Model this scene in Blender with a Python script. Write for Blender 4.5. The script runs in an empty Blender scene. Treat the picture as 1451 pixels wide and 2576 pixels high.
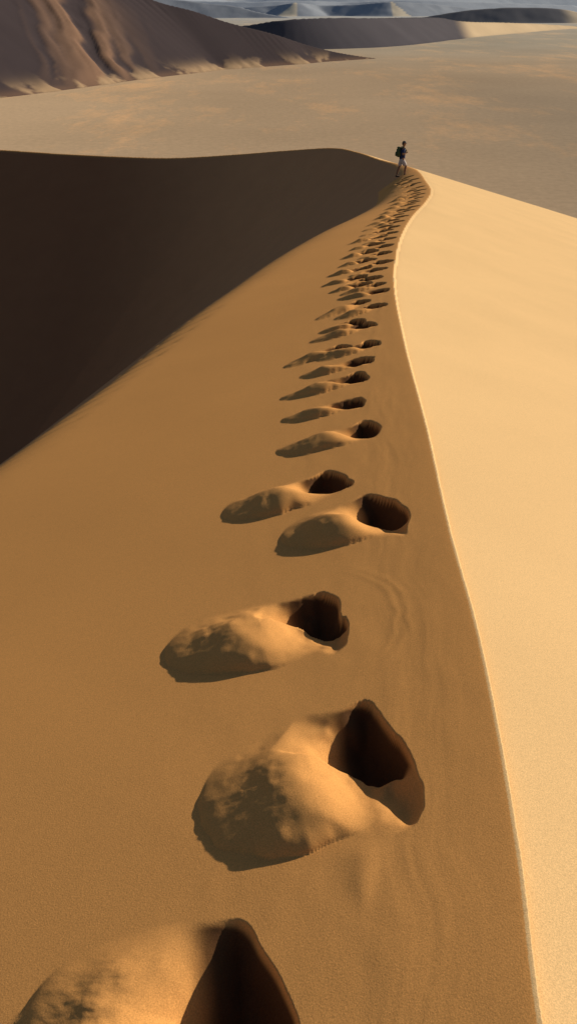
import bpy, bmesh, math, numpy as np
from mathutils import Vector, Matrix
ZC=70.0
PITCH=33.0; F=788.0
SUN_A=60.0; SUN_E=19.0
scene=bpy.context.scene
rng=np.random.RandomState(7)

# ---------------------------------------------------------------- noise
def _hash(ix,iy,seed):
    h=(ix.astype(np.int64)*374761393+iy.astype(np.int64)*668265263+seed*1442695041)&0xffffffff
    h=((h^(h>>13))*1274126177)&0xffffffff
    h=h^(h>>16)
    return (h&0xffff)/65535.0
def vnoise(x,y,seed=0):
    ix=np.floor(x);iy=np.floor(y);fx=x-ix;fy=y-iy
    fx=fx*fx*fx*(fx*(fx*6-15)+10);fy=fy*fy*fy*(fy*(fy*6-15)+10)
    a=_hash(ix,iy,seed);b=_hash(ix+1,iy,seed);c=_hash(ix,iy+1,seed);d=_hash(ix+1,iy+1,seed)
    return ((a*(1-fx)+b*fx)*(1-fy)+(c*(1-fx)+d*fx)*fy)*2-1
def fbm(x,y,seed=0,oct=4):
    s=0;a=.5
    for o in range(oct):
        s=s+a*vnoise(x,y,seed+o);a*=.5
        x,y=1.62*x-1.18*y+17.3,1.18*x+1.62*y-9.1
    return s
def catmull(P,n):
    P=np.array(P,float);out=[]
    Q=np.vstack([2*P[0]-P[1],P,2*P[-1]-P[-2]])
    for i in range(len(P)-1):
        p0,p1,p2,p3=Q[i:i+4]
        L=np.linalg.norm((p2-p1)[:2])
        l0=max(np.linalg.norm((p1-p0)[:2]),1e-6);l2=max(np.linalg.norm((p3-p2)[:2]),1e-6)
        m1=((p1-p0)/l0+(p2-p1)/L)*L/2;m2=((p2-p1)/L+(p3-p2)/l2)*L/2
        for k in range(n):
            t=k/n
            h=2*t**3-3*t*t+1
            out.append(h*p1+(t**3-2*t*t+t)*m1+(-2*t**3+3*t*t)*p2+(t**3-t*t)*m2)
    out.append(P[-1]);return np.array(out)
def softplus(x): return np.logaddexp(0,x)
def sstep(x): 
    x=np.clip(x,0,1);return x*x*(3-2*x)
def inside(px,py,poly):
    r=np.zeros(px.shape,bool);n=len(poly)
    for i in range(n):
        x1,y1=poly[i];x2,y2=poly[(i+1)%n]
        if y1==y2: continue
        c=((y1>py)!=(y2>py))&(px<(x2-x1)*(py-y1)/(y2-y1)+x1)
        r^=c
    return r
def envelope(x,y,C,inn,profin,profout,slope_in=None,slope_out=.3):
    """height of the dune whose crest is polyline C (x,y,z,...): upper envelope of the flanks"""
    H=np.full(x.shape,-1e9)
    for i in range(len(C)-1):
        a=C[i];b=C[i+1];dx=b[0]-a[0];dy=b[1]-a[1];L2=dx*dx+dy*dy;L=math.sqrt(L2)
        t0=((x-a[0])*dx+(y-a[1])*dy)/L2
        t=np.clip(t0,0,1)
        if slope_in is not None:
            m=(b[2]-a[2])/L
            d0=np.abs((x-a[0])*dy-(y-a[1])*dx)/L
            al=np.where(inn,slope_in(d0,[(a[k]+b[k])/2 for k in range(3,len(a))]),slope_out)
            t=np.clip(t0+d0*m/np.sqrt(np.maximum(al*al-m*m,.01))/L,0,1)
        d=np.hypot(x-a[0]-t*dx,y-a[1]-t*dy)
        z=a[2]+t*(b[2]-a[2])
        e=[a[k]+t*(b[k]-a[k]) for k in range(3,len(a))]
        h=z-np.where(inn,profin(d,e),profout(d,e))
        np.maximum(H,h,out=H)
    return H

# ---------------------------------------------------------------- main dune crest (x,y,z relative to eye height)
crest=[(-8,-60,6.5),(-2,-25,1.8),(.15,-6,-.86),(.38,-1,-1.52),(.520,.78,-1.753),(.588,1.2,-1.808),(.697,2.157,-1.935),(.748,2.98,-2.043),
(.865,4.36,-2.226),(1.02,6.52,-2.51),(1.29,9.5,-2.90),(1.55,11.5,-3.17),(2.02,14.5,-3.56),(2.86,18.8,-4.13),(3.75,22.7,-4.65),
(4.8,28,-5.35),(5.6,34.4,-6.15),(6.2,40,-6.8),(6.45,44,-7.3),(6.4,50,-8.05),(6.0,56,-8.75),(5,62,-9.2),(3.6,66,-9.5),(.16,70,-10.25),(-4.3,74,-11.15),
(-10.5,77,-11.9),(-15.6,79,-12.1),(-21.9,82,-12.3),(-28.6,85,-12.4),(-60,100,-14),(-120,130,-20)]
C=catmull(crest,5)
ky=np.array([-60,2,6.4,7.8,11.9,20,29,38,42,50,56]);kw=np.array([4.4,3.7,3.0,2.86,2.58,2.3,1.7,.95,.6,.15,.03])
kr=np.array([.05,.04,.035,.05,.09,.22,.36,.28,.2,.1,.05])
imax=np.argmax(C[:,1]>69)
yy=C[:,1].copy();yy[imax:]=100
C=np.column_stack([C,np.interp(yy,ky,kw),np.interp(yy,ky,kr),np.interp(yy,[0,5,20,45],[.014,.016,.05,.12])])
poly=[tuple(p[:2]) for p in C]+[(-900,130),(-900,-60)]
A1,A2=.26,.80
def pin(d,e):
    wb,r,s=e
    dd=np.sqrt(d*d+s*s)-s
    return A1*dd+(A2-A1)*r*(softplus((dd-wb)/r)-softplus(-wb/r))
def pin_s(d,e):
    return A1+(A2-A1)/(1+np.exp(-np.clip((d-e[0])/e[1],-30,30)))
def pout(d,e):
    dd=np.sqrt(d*d+e[2]*e[2])-e[2]
    return .305*dd-.03*3*(softplus((dd-7)/3)-softplus(-7/3))+.27*6*softplus((dd-24)/6)
def base_h(x,y):
    inn=inside(x,y,poly)
    return envelope(x,y,C,inn,pin,pout,pin_s,.30),inn

# footprints: heel pit (x,y) and toe of the slumped sand (x,y), metres from where the photographer stands
prints=[(-.09,.84,-.60,.93),(.262,1.60,-.26,1.52),(.13,2.41,-.49,2.39),(.47,3.30,-.02,3.22),(.22,3.80,-.36,3.64),(.5,4.56,-.07,4.47),(.45,5.18,-.03,5.09),(.54,5.82,-.06,5.65),
(.62,6.28,.1,6.18),(.73,6.81,.26,6.61),(.48,6.87,-.04,6.62),(.77,7.6,.21,7.35),(.68,7.86,.31,7.69),(.93,8.47,.49,8.17),(.83,8.86,.29,8.37),(1.1,9.31,.59,9.34),(1.09,9.82,.63,9.55)]
# half width, half length, lobe half width, depth, lobe height, skew of the foot, where the slumped ledge starts
size=[(.115,.25,.24,.18,.052,.38,9),(.100,.29,.25,.16,.052,.05,.02),(.10,.24,.22,.15,.050,.10,.02),(.088,.25,.21,.14,.052,.05,.25),(.12,.15,.18,.13,.052,0,.5),(.09,.16,.15,.13,.045,0,.4)]
y=prints[-1][1]+.55
trail=[]
while y<39.2:
    cx=np.interp(y,C[:imax,1],C[:imax,0])
    off=np.interp(y,[9,12,20,28,34,40],[.24,.26,.33,.42,.52,.62])
    sp=np.interp(y,[9,14,20,30,40],[.66,1.0,1.5,2.2,2.5])
    g=np.interp(y,[9,25,40],[1,1.55,2.1])
    for sd in (0,1):
        hx=cx-off-(.24 if sd else .0)*g**.6+rng.uniform(-.05,.05);hy=y-sd*.42*sp+rng.uniform(-.1,.1)*sp
        L=(rng.uniform(.34,.48) if sd else rng.uniform(.28,.40))*g
        trail.append((hx,hy,hx-L,hy-L*rng.uniform(.3,.5)))
    y+=sp*rng.uniform(.9,1.1)
allp=[(p,i) for i,p in enumerate(prints+trail)]

# ---------------------------------------------------------------- dune mesh
th=np.concatenate([np.linspace(-150,-34,80,endpoint=False),np.linspace(-34,34,780,endpoint=False),np.linspace(34,150,81)])
th=np.radians(th)
rad=np.concatenate([[.12],np.geomspace(.3,.7,60,endpoint=False),np.geomspace(.7,60,1160,endpoint=False),np.geomspace(60,96,190,endpoint=False),np.geomspace(96,420,80)])
R,T=np.meshgrid(rad,th,indexing='ij')
X=(R*np.sin(T));Y=(R*np.cos(T))
shape=X.shape;x=X.ravel();y=Y.ravel()
h,inn=base_h(x,y)
h+=np.where(inn,.003,.0012)*fbm(x*.8,y*.5,3,2)
# barely visible wind ripples and slide marks beside the crest
cxs=np.interp(y,C[:imax,1],C[:imax,0])
w_=cxs-x
near=(y>0)&(y<9)&inn
h+=np.where(near,.0013*np.exp(-((w_-.25)/.16)**2)*fbm(w_*16+fbm(x*3,y*3,5,2),y*2.2,63,3),0)
h+=np.where(near,.0022*np.exp(-((w_-.5)/.5)**2)*fbm(x*5,y*3,83,3),0)
pit=np.zeros_like(h)  # mask for the shade painted inside the footprint holes
def add_prints(x,y,h):
    out=h.copy()
    for (p,i) in allp:
        hx,hy,lx,ly=p
        L=math.hypot(lx-hx,ly-hy);e1=((lx-hx)/L,(ly-hy)/L);e2=(-e1[1],e1[0])
        m=np.where((np.abs(x-(hx+lx)/2)<L+.4)&(np.abs(y-(hy+ly)/2)<L+.4))[0]
        if len(m)==0: continue
        dx=x[m]-hx;dy=y[m]-hy
        s=dx*e1[0]+dy*e1[1];t=dx*e2[0]+dy*e2[1]
        far=i>=17;skew=0;led=9
        if i<6: ah,bh,bl,D,Hl,skew,led=size[i]
        elif i<17: ah,bh,bl,D,Hl=.10,.13,.115,.125,.042
        else:
            g=float(np.interp(hy,[9,25,40],[1,1.55,2.1]));ah,bh,bl,D,Hl=.105*g,.16*g,.09*g,.18*g,.048*g
        wx=x[m]*5+i*3;wy=y[m]*5-i
        no=3 if i in(1,2) else 2
        n=fbm(wx,wy,11+i,no)*1.6
        n2=fbm(s*9+i,t*7-i,31+i,3)
        nn=fbm(wx*1.3+5,wy*1.3,91+i,no)*1.6
        am=.45 if i==0 else 1
        ang=np.arctan2(t/bh,s/ah);fac=vnoise(ang*1.6+i*5,0*ang+i,131)*.10
        sn=s+.028*n*am+skew*t;tn=t+.036*nn*am
        pt=np.where(tn<0,1.45 if i<1 else 1.95,2.1)
        q=np.sqrt((np.where(sn<0,sn/ah,sn/(ah*3.4)))**2+np.abs(tn/bh)**pt)*(1+(fac if i>1 else 0))
        k=sstep((sn+ah*.45)/(ah*1.1))
        kt=sstep((tn-led*bh+.08*n2+.45*sn)/(.20*bh))
        depth=np.clip(1-q**(2.3-1.0*k),0,1)**((.72 if i<3 else .84)+.75*k+.15*kt)
        depth=depth*(1-.60*kt)
        hole=-D*depth*(1+.12*n2*(1+2.2*kt))
        a=.52*L;sc=.50*L
        s3=s+.016*n;t3=t+.022*nn
        sl=(s3-sc)/a;tl=(t3-.02)/(bl*(1.05-.12*np.clip(sl,-1,1)))
        ql=(np.abs(sl)**2.2+np.abs(tl)**2.2)**(1/2.2)+1e-6
        steep=sstep(.45+.65*(sl*.75+tl*.85)/ql)
        prof=np.clip(1-ql**2,0,1)**(1.8-1.15*steep)
        grow=sstep((s-.0*L)/(.40*L))*(1-.6*sstep((s-.42*L)/(.5*L)))
        rough=sstep((s-.46*L)/(.2*L))
        lobe=Hl*prof*(.25+1.15*grow)*(1+.18*n2*rough)
        if i<6:
            fine=fbm(s*14+t*10+i,t*34-s*6,17+i,3)
            lobe+=.0045*fine*rough*prof
        out[m]+=hole+lobe
        if i==1:   # narrow tongue of loose sand that ran out below the step
            vv=(t-.27)/.24;uu=(s-.10-.06*vv)/(.055*(1.15-vv)+.004)
            out[m]+=.0045*np.exp(-np.minimum(uu**2,50))*sstep(vv*3)*(1-sstep((vv-.5)/.5))
        if i==2:
            rr=np.hypot(s+.02,t*.7);an=np.clip(-s/np.maximum(rr,.01),0,1)
            out[m]+=.0012*an**2*(np.exp(-((rr-.27-.02*n)/.016)**2)+np.exp(-((rr-.31-.02*n)/.02)**2))
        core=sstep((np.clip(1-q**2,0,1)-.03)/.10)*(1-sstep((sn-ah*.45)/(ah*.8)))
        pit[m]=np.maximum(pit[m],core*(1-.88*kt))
    return out
h=add_prints(x,y,h)
def mesh_grid(name,x,y,z,shape,cull=None,tint=None):
    me=bpy.data.meshes.new(name)
    n=len(x);co=np.empty((n,3),np.float32);co[:,0]=x;co[:,1]=y;co[:,2]=z
    I=np.arange(n).reshape(shape)
    q=np.stack([I[:-1,:-1],I[:-1,1:],I[1:,1:],I[1:,:-1]],-1).reshape(-1,4)
    if cull is not None:
        q=q[(z[q]>cull).any(1)]
    me.vertices.add(n);me.vertices.foreach_set('co',co.ravel())
    me.loops.add(q.size);me.loops.foreach_set('vertex_index',q.ravel().astype(np.int32))
    me.polygons.add(len(q));me.polygons.foreach_set('loop_start',np.arange(0,q.size,4,dtype=np.int32))
    me.update(calc_edges=True)
    if tint is not None:
        at=me.attributes.new('sand_tint','FLOAT_COLOR','POINT')
        at.data.foreach_set('color',np.column_stack([tint,np.ones(n)]).astype(np.float32).ravel())
    if me.polygons[len(me.polygons)//2].normal.z<0: me.flip_normals()
    me.polygons.foreach_set('use_smooth',np.ones(len(me.polygons),bool))
    ob=bpy.data.objects.new(name,me);scene.collection.objects.link(ob);return ob
def lerp(a,b,f):
    return a+(b-a)*f[:,None]
def cst(c,n): return np.tile(np.array(c,float),(n,1))
def top(ob,label,cat,kind=None,group=None):
    ob["label"]=label;ob["category"]=cat
    if kind: ob["kind"]=kind
    if group: ob["group"]=group

# ---------------------------------------------------------------- materials
def newmat(name,rough=.95,spec=.1):
    m=bpy.data.materials.new(name);m.use_nodes=True;nt=m.node_tree
    b=nt.nodes['Principled BSDF'];b.inputs['Roughness'].default_value=rough;b.inputs['Specular IOR Level'].default_value=spec
    return m,nt,b
def noise(nt,scale,detail=4,rough=.5,vec=None,mapscale=None):
    n=nt.nodes.new('ShaderNodeTexNoise');n.inputs['Scale'].default_value=scale;n.inputs['Detail'].default_value=detail;n.inputs['Roughness'].default_value=rough
    if vec is not None:
        if mapscale:
            mp=nt.nodes.new('ShaderNodeMapping');mp.inputs['Scale'].default_value=mapscale
            nt.links.new(vec,mp.inputs['Vector']);nt.links.new(mp.outputs[0],n.inputs['Vector'])
        else: nt.links.new(vec,n.inputs['Vector'])
    return n
def ramp(nt,inp,stops):
    r=nt.nodes.new('ShaderNodeValToRGB');el=r.color_ramp.elements
    while len(el)<len(stops): el.new(.5)
    for e,(p,c) in zip(el,stops): e.position=p;e.color=(*c,1) if len(c)==3 else c
    nt.links.new(inp,r.inputs[0]);return r
def mix(nt,fac,a,b,mode='MIX'):
    m=nt.nodes.new('ShaderNodeMix');m.data_type='RGBA';m.blend_type=mode
    for s,v in ((0,fac),(6,a),(7,b)):
        if isinstance(v,(int,float)): m.inputs[s].default_value=v
        elif isinstance(v,tuple): m.inputs[s].default_value=(*v,1)
        else: nt.links.new(v,m.inputs[s])
    return m.outputs[2]
def grey(v): return (v,v,v)
def sand_mat(name,grain=True):
    m,nt,b=newmat(name,1,.05)
    tc=nt.nodes.new('ShaderNodeTexCoord');v=tc.outputs['Object']
    at=nt.nodes.new('ShaderNodeAttribute');at.attribute_name='sand_tint'
    n1=noise(nt,.6 if grain else .02,5,.55,v)
    r=ramp(nt,n1.outputs[0],[(.3,grey(.96)),(.7,grey(1.03))])
    col=mix(nt,1.0,at.outputs['Color'],r.outputs[0],'MULTIPLY')
    if grain:
        n2=noise(nt,270,2,.65,v)
        r=ramp(nt,n2.outputs[0],[(.3,grey(.78)),(.7,grey(1.17))])
        col=mix(nt,1.0,col,r.outputs[0],'MULTIPLY')
        n3=noise(nt,200,3,.7,v)
        bp=nt.nodes.new('ShaderNodeBump');bp.inputs['Strength'].default_value=.32;bp.inputs['Distance'].default_value=.0024
        nt.links.new(n3.outputs[0],bp.inputs['Height'])
        nt.links.new(bp.outputs[0],b.inputs['Normal'])
    nt.links.new(col,b.inputs['Base Color'])
    return m
sand=sand_mat('dune_sand')
N=len(x)
tint=cst((.77,.375,.118),N)
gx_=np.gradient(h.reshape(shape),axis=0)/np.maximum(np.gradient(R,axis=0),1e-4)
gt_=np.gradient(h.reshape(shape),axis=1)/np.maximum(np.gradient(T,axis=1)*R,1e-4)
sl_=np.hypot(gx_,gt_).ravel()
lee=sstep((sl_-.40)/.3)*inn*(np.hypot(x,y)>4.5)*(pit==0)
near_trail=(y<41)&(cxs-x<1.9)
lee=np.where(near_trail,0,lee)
leec=lerp(cst((.60,.31,.15),N),cst((.33,.15,.075),N),sstep((2-x)/22))  # shade of the hollow put into the tint, deepening to the left
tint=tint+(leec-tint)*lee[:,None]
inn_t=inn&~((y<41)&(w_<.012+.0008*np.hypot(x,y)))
tint=lerp(tint,cst((.85,.57,.28),N),(~inn_t).astype(float))  # paler tint puts the brightness of the sunny flank into the colour
tint=lerp(tint,cst((.085,.04,.02),N),pit*.95)  # near-black tint paints the shade of the holes into the sand colour
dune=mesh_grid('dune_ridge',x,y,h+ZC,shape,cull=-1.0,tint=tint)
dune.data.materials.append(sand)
top(dune,"orange sand dune with sharp curving crest and trail of footprints","sand dune","structure")

def floor():
    rr=np.concatenate([[1],np.geomspace(30,40000,160)]);tt=np.radians(np.linspace(-180,180,181))
    R,T=np.meshgrid(rr,tt,indexing='ij');x=(R*np.sin(T)).ravel();y=(R*np.cos(T)).ravel()
    z=np.zeros_like(x)
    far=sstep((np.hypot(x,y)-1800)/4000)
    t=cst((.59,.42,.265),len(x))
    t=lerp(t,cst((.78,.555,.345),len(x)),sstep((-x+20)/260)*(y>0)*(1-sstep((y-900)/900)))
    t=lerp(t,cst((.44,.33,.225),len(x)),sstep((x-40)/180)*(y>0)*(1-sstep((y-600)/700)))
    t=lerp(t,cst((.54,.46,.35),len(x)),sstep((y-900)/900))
    t=lerp(t,cst((.54,.57,.60),len(x)),far)  # distance haze painted as a pale blue tint
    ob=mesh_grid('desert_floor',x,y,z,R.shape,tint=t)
    m,nt,b=newmat('floor_sand',1,.05)
    tc=nt.nodes.new('ShaderNodeTexCoord');v=tc.outputs['Object']
    at=nt.nodes.new('ShaderNodeAttribute');at.attribute_name='sand_tint'
    n1=noise(nt,.004,6,.6,v,(1,1,1));n2=noise(nt,.011,11,.74,v,(1,.38,1))
    r1=ramp(nt,n1.outputs[0],[(.35,grey(.91)),(.65,grey(1.05))])
    c=mix(nt,1.0,at.outputs['Color'],r1.outputs[0],'MULTIPLY')
    s=ramp(nt,n2.outputs[0],[(.51,grey(0)),(.63,grey(1.0))]).outputs[0]
    c2=mix(nt,1.0,c,(1.32,1.17,1.02),'MULTIPLY')
    c=mix(nt,s,c,c2)
    n3=noise(nt,.25,6,.75,v)
    r3=ramp(nt,n3.outputs[0],[(.35,grey(.88)),(.65,grey(1.06))])
    c=mix(nt,1.0,c,r3.outputs[0],'MULTIPLY')
    nt.links.new(c,b.inputs['Base Color'])
    ob.data.materials.append(m)
    top(ob,"flat tan gravel and sand plain between dunes","desert floor","structure")
floor()

# ---------------------------------------------------------------- distant dunes
def far_dune(name,crest,slin,slout,res,dark,pale,label,flute=0,seed=0,foot=1.5,tail=1e9,warp=1.0,peaks=()):
    C=catmull(crest,6)
    H=max(c[2] for c in crest)
    pad=H/min(slin,slout)*1.1+res*3
    x0,x1=C[:,0].min()-pad,C[:,0].max()+pad;y0,y1=C[:,1].min()-pad,C[:,1].max()+pad
    if flute: x0=max(x0,-560);x1=min(x1,220);y0=max(y0,560);y1=min(y1,1380)
    xs=np.arange(x0,x1,res);ys=np.arange(y0,y1,res)
    X,Y=np.meshgrid(xs,ys);x=X.ravel();y=Y.ravel()
    x2=x+warp*res*fbm(x/90,y/90,seed,2);y2=y+warp*res*fbm(x/90+40,y/90,seed+5,2)
    yc=np.interp(x2,C[:,0],C[:,1])
    inn=y2<yc
    h=envelope(x2,y2,C,inn,lambda d,e:slin*d,lambda d,e:slout*d)
    orange=np.zeros_like(h);patch=np.zeros_like(h)
    if flute:
        c=x*.9+y*.43
        m=np.exp(-((c-222)/50)**2)*sstep((yc-y-20)/50)
        wob=fbm(x/50,y/50,seed+4,3)*20
        f1=fbm((c+wob)/26,y/420,seed+9,2);f2=fbm((c+wob*.5)/10,y/120,seed+19,3)
        fl=1-np.abs(f1)*4.0+.7*f2
        up=sstep(h/12)
        h+=flute*m*np.clip(fl,-.3,1.3)*up+1.0*m*fbm(x/9,y/14,seed+60,3)*up
        orange=m*sstep((fl+.05)/.8)
        toe=np.exp(-(h/8)**2)*inn
        b=fbm(x/22,y/22,seed+40,4)
        h+=4*np.maximum(b,0)*toe
        patch=sstep((b-.02)/.16)*toe*sstep((h+2)/3)*.9
        orange=np.maximum(orange,.6*np.exp(-((h-1)/4)**2)*inn)
    h=foot*np.logaddexp(0,h/foot)-.6*foot
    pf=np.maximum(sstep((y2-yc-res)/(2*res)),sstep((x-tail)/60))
    for (px_,ph,sg,wd) in peaks:  # sunlight on the peak faces, painted as pale triangles
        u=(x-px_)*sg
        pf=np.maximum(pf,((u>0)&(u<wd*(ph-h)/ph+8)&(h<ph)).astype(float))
    t=lerp(cst(dark,len(x)),cst(pale,len(x)),pf)  # shaded flank dark, sunlit side pale: both painted into the colour
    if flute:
        t=lerp(t,cst((.23,.14,.095),len(x)),orange)  # sunlight on the flute ridges, painted as orange-brown
        t=lerp(t,cst((.48,.33,.20),len(x)),patch)  # sunlit spots along the toe, painted into the colour
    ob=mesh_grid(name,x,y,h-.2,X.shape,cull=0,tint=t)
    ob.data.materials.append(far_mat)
    top(ob,label,"sand dune","structure")
    return ob
far_mat=sand_mat('far_sand',False)
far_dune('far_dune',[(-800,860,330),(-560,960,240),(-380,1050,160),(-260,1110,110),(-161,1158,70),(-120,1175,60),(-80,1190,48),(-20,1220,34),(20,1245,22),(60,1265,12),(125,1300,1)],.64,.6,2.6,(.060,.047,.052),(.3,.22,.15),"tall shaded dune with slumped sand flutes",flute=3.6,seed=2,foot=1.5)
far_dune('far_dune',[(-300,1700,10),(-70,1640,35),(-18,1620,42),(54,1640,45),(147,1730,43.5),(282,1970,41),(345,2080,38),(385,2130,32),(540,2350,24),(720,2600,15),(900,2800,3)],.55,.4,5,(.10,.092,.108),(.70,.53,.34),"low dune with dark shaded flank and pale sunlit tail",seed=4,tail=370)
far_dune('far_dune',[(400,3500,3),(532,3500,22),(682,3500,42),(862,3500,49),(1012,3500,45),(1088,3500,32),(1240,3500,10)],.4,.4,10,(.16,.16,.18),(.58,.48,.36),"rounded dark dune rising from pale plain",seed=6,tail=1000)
far_dune('far_dune',[(-1200,4300,140),(-625,4500,85),(-432,4500,64),(-240,4500,46),(-125,4450,22),(0,4400,4)],.4,.4,12,(.27,.30,.36),(.6,.55,.47),"hazy blue dune slope",seed=8,foot=2)  # bluish colours from this range outward stand in for distance haze
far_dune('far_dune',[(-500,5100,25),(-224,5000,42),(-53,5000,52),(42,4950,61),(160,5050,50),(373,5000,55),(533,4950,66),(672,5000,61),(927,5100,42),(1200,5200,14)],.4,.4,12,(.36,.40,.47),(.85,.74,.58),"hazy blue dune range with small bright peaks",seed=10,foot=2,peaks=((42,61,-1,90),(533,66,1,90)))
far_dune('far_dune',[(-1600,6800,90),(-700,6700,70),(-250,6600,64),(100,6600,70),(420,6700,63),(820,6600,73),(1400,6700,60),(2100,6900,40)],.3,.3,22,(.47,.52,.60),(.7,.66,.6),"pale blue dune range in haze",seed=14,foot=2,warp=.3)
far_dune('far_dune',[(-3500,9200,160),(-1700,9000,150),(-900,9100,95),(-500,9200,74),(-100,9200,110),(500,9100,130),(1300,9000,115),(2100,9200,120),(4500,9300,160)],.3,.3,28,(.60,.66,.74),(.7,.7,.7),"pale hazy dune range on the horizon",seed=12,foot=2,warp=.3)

# ---------------------------------------------------------------- person
def simple(name,col,rough=.8,n=0):
    m,nt,b=newmat(name,rough,.2)
    tc=nt.nodes.new('ShaderNodeTexCoord')
    ns=noise(nt,25,3,.5,tc.outputs['Object'])
    r=ramp(nt,ns.outputs[0],[(.3,tuple(c*.8 for c in col)),(.7,tuple(min(1,c*1.15) for c in col))])
    nt.links.new(r.outputs[0],b.inputs['Base Color']);return m
skin=simple('skin',(.30,.16,.10),.6);navy=simple('navy_cloth',(.02,.035,.11));short=simple('pale_cloth',(.55,.50,.50));olive=simple('olive_canvas',(.08,.12,.06))
shoe=simple('dark_leather',(.05,.04,.035));capm=simple('grey_cloth',(.10,.09,.09));dark=simple('dark_eye',(.02,.02,.02),.3);hairm=simple('brown_hair',(.07,.045,.03))
def skinned(name,verts,edges,mat,sub=2,parent=None,flat=None):
    me=bpy.data.meshes.new(name+'_raw');me.from_pydata([v[:3] for v in verts],edges,[]);
    ob=bpy.data.objects.new(name+'_raw',me);scene.collection.objects.link(ob)
    sk=ob.modifiers.new('skin','SKIN');sk.use_smooth_shade=True;sk.branch_smoothing=.4
    for i,v in enumerate(verts):
        d=me.skin_vertices[0].data[i];r=v[3]
        d.radius=(r[0],r[1]) if isinstance(r,tuple) else (r,r)
        d.use_root=(i==0)
    s=ob.modifiers.new('sub','SUBSURF');s.levels=sub;s.render_levels=sub
    dg=bpy.context.evaluated_depsgraph_get();dg.update()
    m2=bpy.data.meshes.new_from_object(ob.evaluated_get(dg));m2.name=name
    bpy.data.objects.remove(ob)
    for p in m2.polygons:p.use_smooth=True
    o=bpy.data.objects.new(name,m2);scene.collection.objects.link(o);m2.materials.clear();m2.materials.append(mat)
    if parent:o.parent=parent
    return o
V=[(0,0,.93,.135),(0,0,1.08,.13),(.01,0,1.25,.15),(.02,0,1.40,.135),(.035,0,1.49,.065),(.05,0,1.55,.07),(.06,0,1.62,.108),(.055,0,1.70,.108),(.05,0,1.76,.07)]
E=[(i,i+1) for i in range(8)]
def add(v,to):
    V.append(v);E.append((to,len(V)-1));return len(V)-1
add((.165,0,1.635,.014),6)
add((.05,.105,1.64,.018),6);add((.05,-.105,1.64,.018),6)
for sgn,(ex,ez,wx,wy,wz) in ((-1,(-.06,1.16,.16,.17,1.22)),(1,(-.02,1.15,.17,.15,1.24))):
    a=add((.0,sgn*.18,1.42,.068),3);a=add((ex*.5,sgn*.235,1.30,.056),a);a=add((ex,sgn*.265,ez,.048),a);a=add(((ex+wx)/2,sgn*.23,(ez+wz)/2,.042),a);a=add((wx,sgn*wy,wz,.030),a)
    pl=add((wx+.045,sgn*(wy-.02),wz+.035,(.038,.022)),a)
    for k,(fy,fl) in enumerate(((-.028,.9),(-.01,1),(.01,.95),(.027,.75))):
        f=add((wx+.075,sgn*(wy-.02)+fy*.6,wz+.06+fy,.009),pl);f=add((wx+.085-.0*k,sgn*(wy-.045),wz+.07+fy,.008),f)
    add((wx+.05,sgn*(wy-.055),wz+.03,.010),pl)
# the ground falls away behind him: the trailing foot stands lower than the leading one
legs=[(-1,[(-.0,.90),(.21,.56),(.17,.155)],.06),(1,[(0,.90),(-.09,.48),(-.21,.045)],-.055)]
for sgn,pts,dz in legs:
    a=add((pts[0][0],sgn*.10,pts[0][1]-.03,.10),0);b=add(((pts[0][0]+pts[1][0])/2,sgn*.105,.70,.09),a);c=add((pts[1][0],sgn*.10,pts[1][1],.066),b)
    d=add((pts[1][0]*.6+pts[2][0]*.4-.02,sgn*.10,(pts[1][1]*.62+pts[2][1]*.38),.068),c);e=add((pts[2][0],sgn*.10,pts[2][1],.045),d)
    f=add((pts[2][0]+.09,sgn*.105,.045+dz,.036),e);add((pts[2][0]+.17,sgn*.11,.035+dz,.028),f)
person=skinned('person',V,E,skin)
shirt=skinned('shirt',[(0,0,.86,.155),(0,0,.95,.168),(0,0,1.08,.165),(.01,0,1.25,.19),(.02,0,1.385,.17),(.03,0,1.46,.09),(0,-.185,1.42,.095),(-.03,-.24,1.30,.083),(-.045,-.255,1.22,.077),(0,.185,1.42,.095),(-.015,.24,1.30,.083),(-.02,.255,1.22,.077)],
 [(0,1),(1,2),(2,3),(3,4),(4,5),(4,6),(6,7),(7,8),(4,9),(9,10),(10,11)],navy,2,person)
shorts=skinned('shorts',[(0,0,1.02,.14),(0,0,.90,.165),(0.01,-.10,.80,.13),(.105,-.105,.68,.12),(.18,-.105,.55,.115),(0,.10,.80,.13),(-.045,.105,.66,.12),(-.08,.105,.51,.115)],
 [(0,1),(1,2),(2,3),(3,4),(1,5),(5,6),(6,7)],short,2,person)
for sgn,pts,dz in legs:
    ax=pts[2][0]
    skinned('shoe',[(ax-.06,sgn*.10,.045+dz,.048),(ax,sgn*.10,.08+dz,.056),(ax+.08,sgn*.105,.052+dz,(.05,.045)),(ax+.17,sgn*.11,.042+dz,.042)],[(0,1),(1,2),(2,3)],shoe,2,person)
def blob(name,loc,sc,mat,parent,zmin=None,brim=None):
    bm=bmesh.new();bmesh.ops.create_icosphere(bm,subdivisions=3,radius=1)
    for v in bm.verts:
        if zmin is not None and v.co.z<zmin: v.co.z=zmin
        if brim and v.co.z<=zmin+.02 and v.co.x>.2: v.co.x+=brim*(v.co.x-.2);v.co.z-=.12*v.co.x
        v.co=Vector((v.co.x*sc[0]+loc[0],v.co.y*sc[1]+loc[1],v.co.z*sc[2]+loc[2]))
    me=bpy.data.meshes.new(name);bm.to_mesh(me);bm.free();me.materials.append(mat)
    for p in me.polygons:p.use_smooth=True
    o=bpy.data.objects.new(name,me);scene.collection.objects.link(o);o.parent=parent;return o
blob('cap',(.05,0,1.705),(.108,.094,.098),capm,person,zmin=-.08,brim=1.1)
blob('hair',(.012,0,1.665),(.075,.088,.085),hairm,person)
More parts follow.
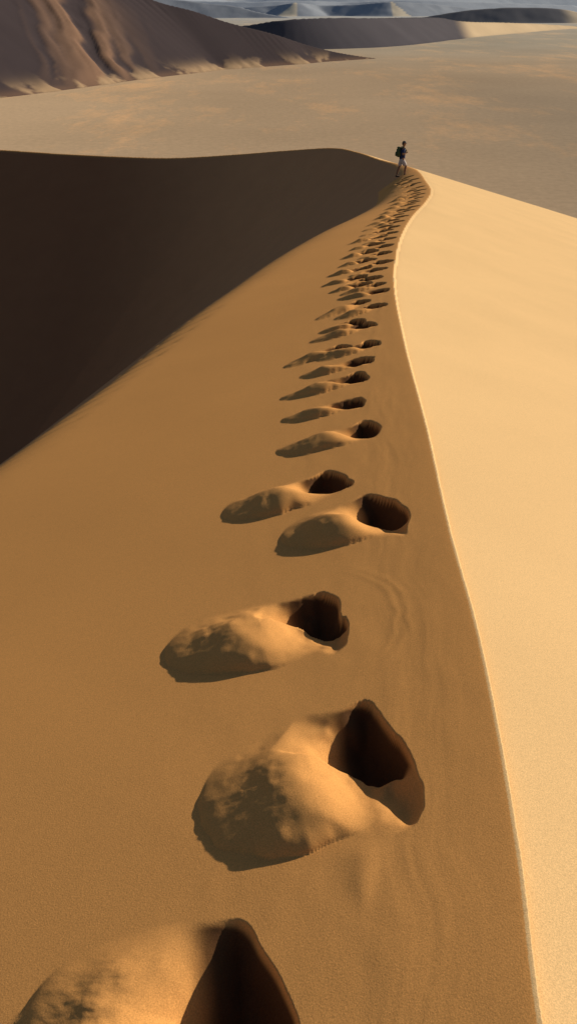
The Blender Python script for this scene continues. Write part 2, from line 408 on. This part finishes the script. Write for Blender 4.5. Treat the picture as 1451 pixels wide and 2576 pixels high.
blob('eye',(.150,.035,1.655),(.012,.014,.009),dark,person);blob('eye',(.150,-.035,1.655),(.012,.014,.009),dark,person)
blob('mouth',(.142,0,1.59),(.012,.024,.006),simple('lip',(.3,.12,.1)),person)
def rbox(name,c,s,mat,parent=None,bev=.04,taper=.85):
    bm=bmesh.new();bmesh.ops.create_cube(bm,size=1)
    for v in bm.verts:
        k=taper if v.co.z>0 else 1
        v.co=Vector((v.co.x*s[0]*k,v.co.y*s[1]*k,v.co.z*s[2]))
    bmesh.ops.bevel(bm,geom=bm.edges[:],offset=bev,segments=3,affect='EDGES')
    for v in bm.verts:v.co+=Vector(c)
    me=bpy.data.meshes.new(name);bm.to_mesh(me);bm.free();me.materials.append(mat)
    for p in me.polygons:p.use_smooth=True
    o=bpy.data.objects.new(name,me);scene.collection.objects.link(o)
    if parent:o.parent=parent
    return o
pack=bpy.data.objects.new('backpack',None);scene.collection.objects.link(pack)
rbox('bag',(-.225,0,1.24),(.21,.32,.46),olive,pack,.06,.8)
rbox('lid',(-.215,0,1.475),(.19,.26,.08),olive,pack,.03,.8)
rbox('pocket',(-.34,0,1.16),(.07,.22,.22),olive,pack,.025,.85)
for sgn in(-1,1):
    skinned('shoulder_strap',[(-.13,sgn*.10,1.43,(.035,.014)),(-.03,sgn*.115,1.515,(.035,.014)),(.08,sgn*.115,1.47,(.035,.014)),(.165,sgn*.11,1.34,(.035,.014)),(.13,sgn*.15,1.20,(.025,.012)),(-.1,sgn*.17,1.10,(.025,.012))],[(0,1),(1,2),(2,3),(3,4),(4,5)],olive,1,pack)
PX,PY=5.45,41.0
gx,_=base_h(np.array([PX]),np.array([PY]))
for o in (person,pack):
    o.location=(PX,PY,ZC+float(gx[0])-.01);o.rotation_euler=(0,0,math.radians(8));o.scale=(.92,.92,.88)
top(person,"person in navy shirt, pale shorts and cap walking along crest","person")
top(pack,"olive green backpack worn on the walker's back","backpack")

# ---------------------------------------------------------------- light + camera
w=bpy.data.worlds.new("World");scene.world=w;w.use_nodes=True
nt=w.node_tree;bg=nt.nodes['Background'];sky=nt.nodes.new('ShaderNodeTexSky');sky.sky_type='NISHITA'
sky.sun_disc=False;sky.sun_elevation=math.radians(SUN_E);sky.sun_rotation=math.radians(SUN_A)
nt.links.new(sky.outputs[0],bg.inputs[0]);bg.inputs[1].default_value=.05
sl=bpy.data.lights.new('sun','SUN');sl.energy=5;sl.angle=math.radians(.5);sl.color=(1,.88,.70)
so=bpy.data.objects.new('sun',sl);scene.collection.objects.link(so)
d=Vector((math.sin(math.radians(SUN_A))*math.cos(math.radians(SUN_E)),math.cos(math.radians(SUN_A))*math.cos(math.radians(SUN_E)),math.sin(math.radians(SUN_E))))
so.rotation_euler=(-d).to_track_quat('-Z','Y').to_euler()
cam=bpy.data.cameras.new('camera');co=bpy.data.objects.new('camera',cam);scene.collection.objects.link(co)
co.location=(0,0,ZC);co.rotation_euler=(math.radians(90-PITCH),0,0)
cam.sensor_fit='VERTICAL';cam.sensor_height=36;cam.lens=36*F/1024;cam.clip_start=.05;cam.clip_end=60000
scene.camera=co
scene.view_settings.view_transform='Standard'
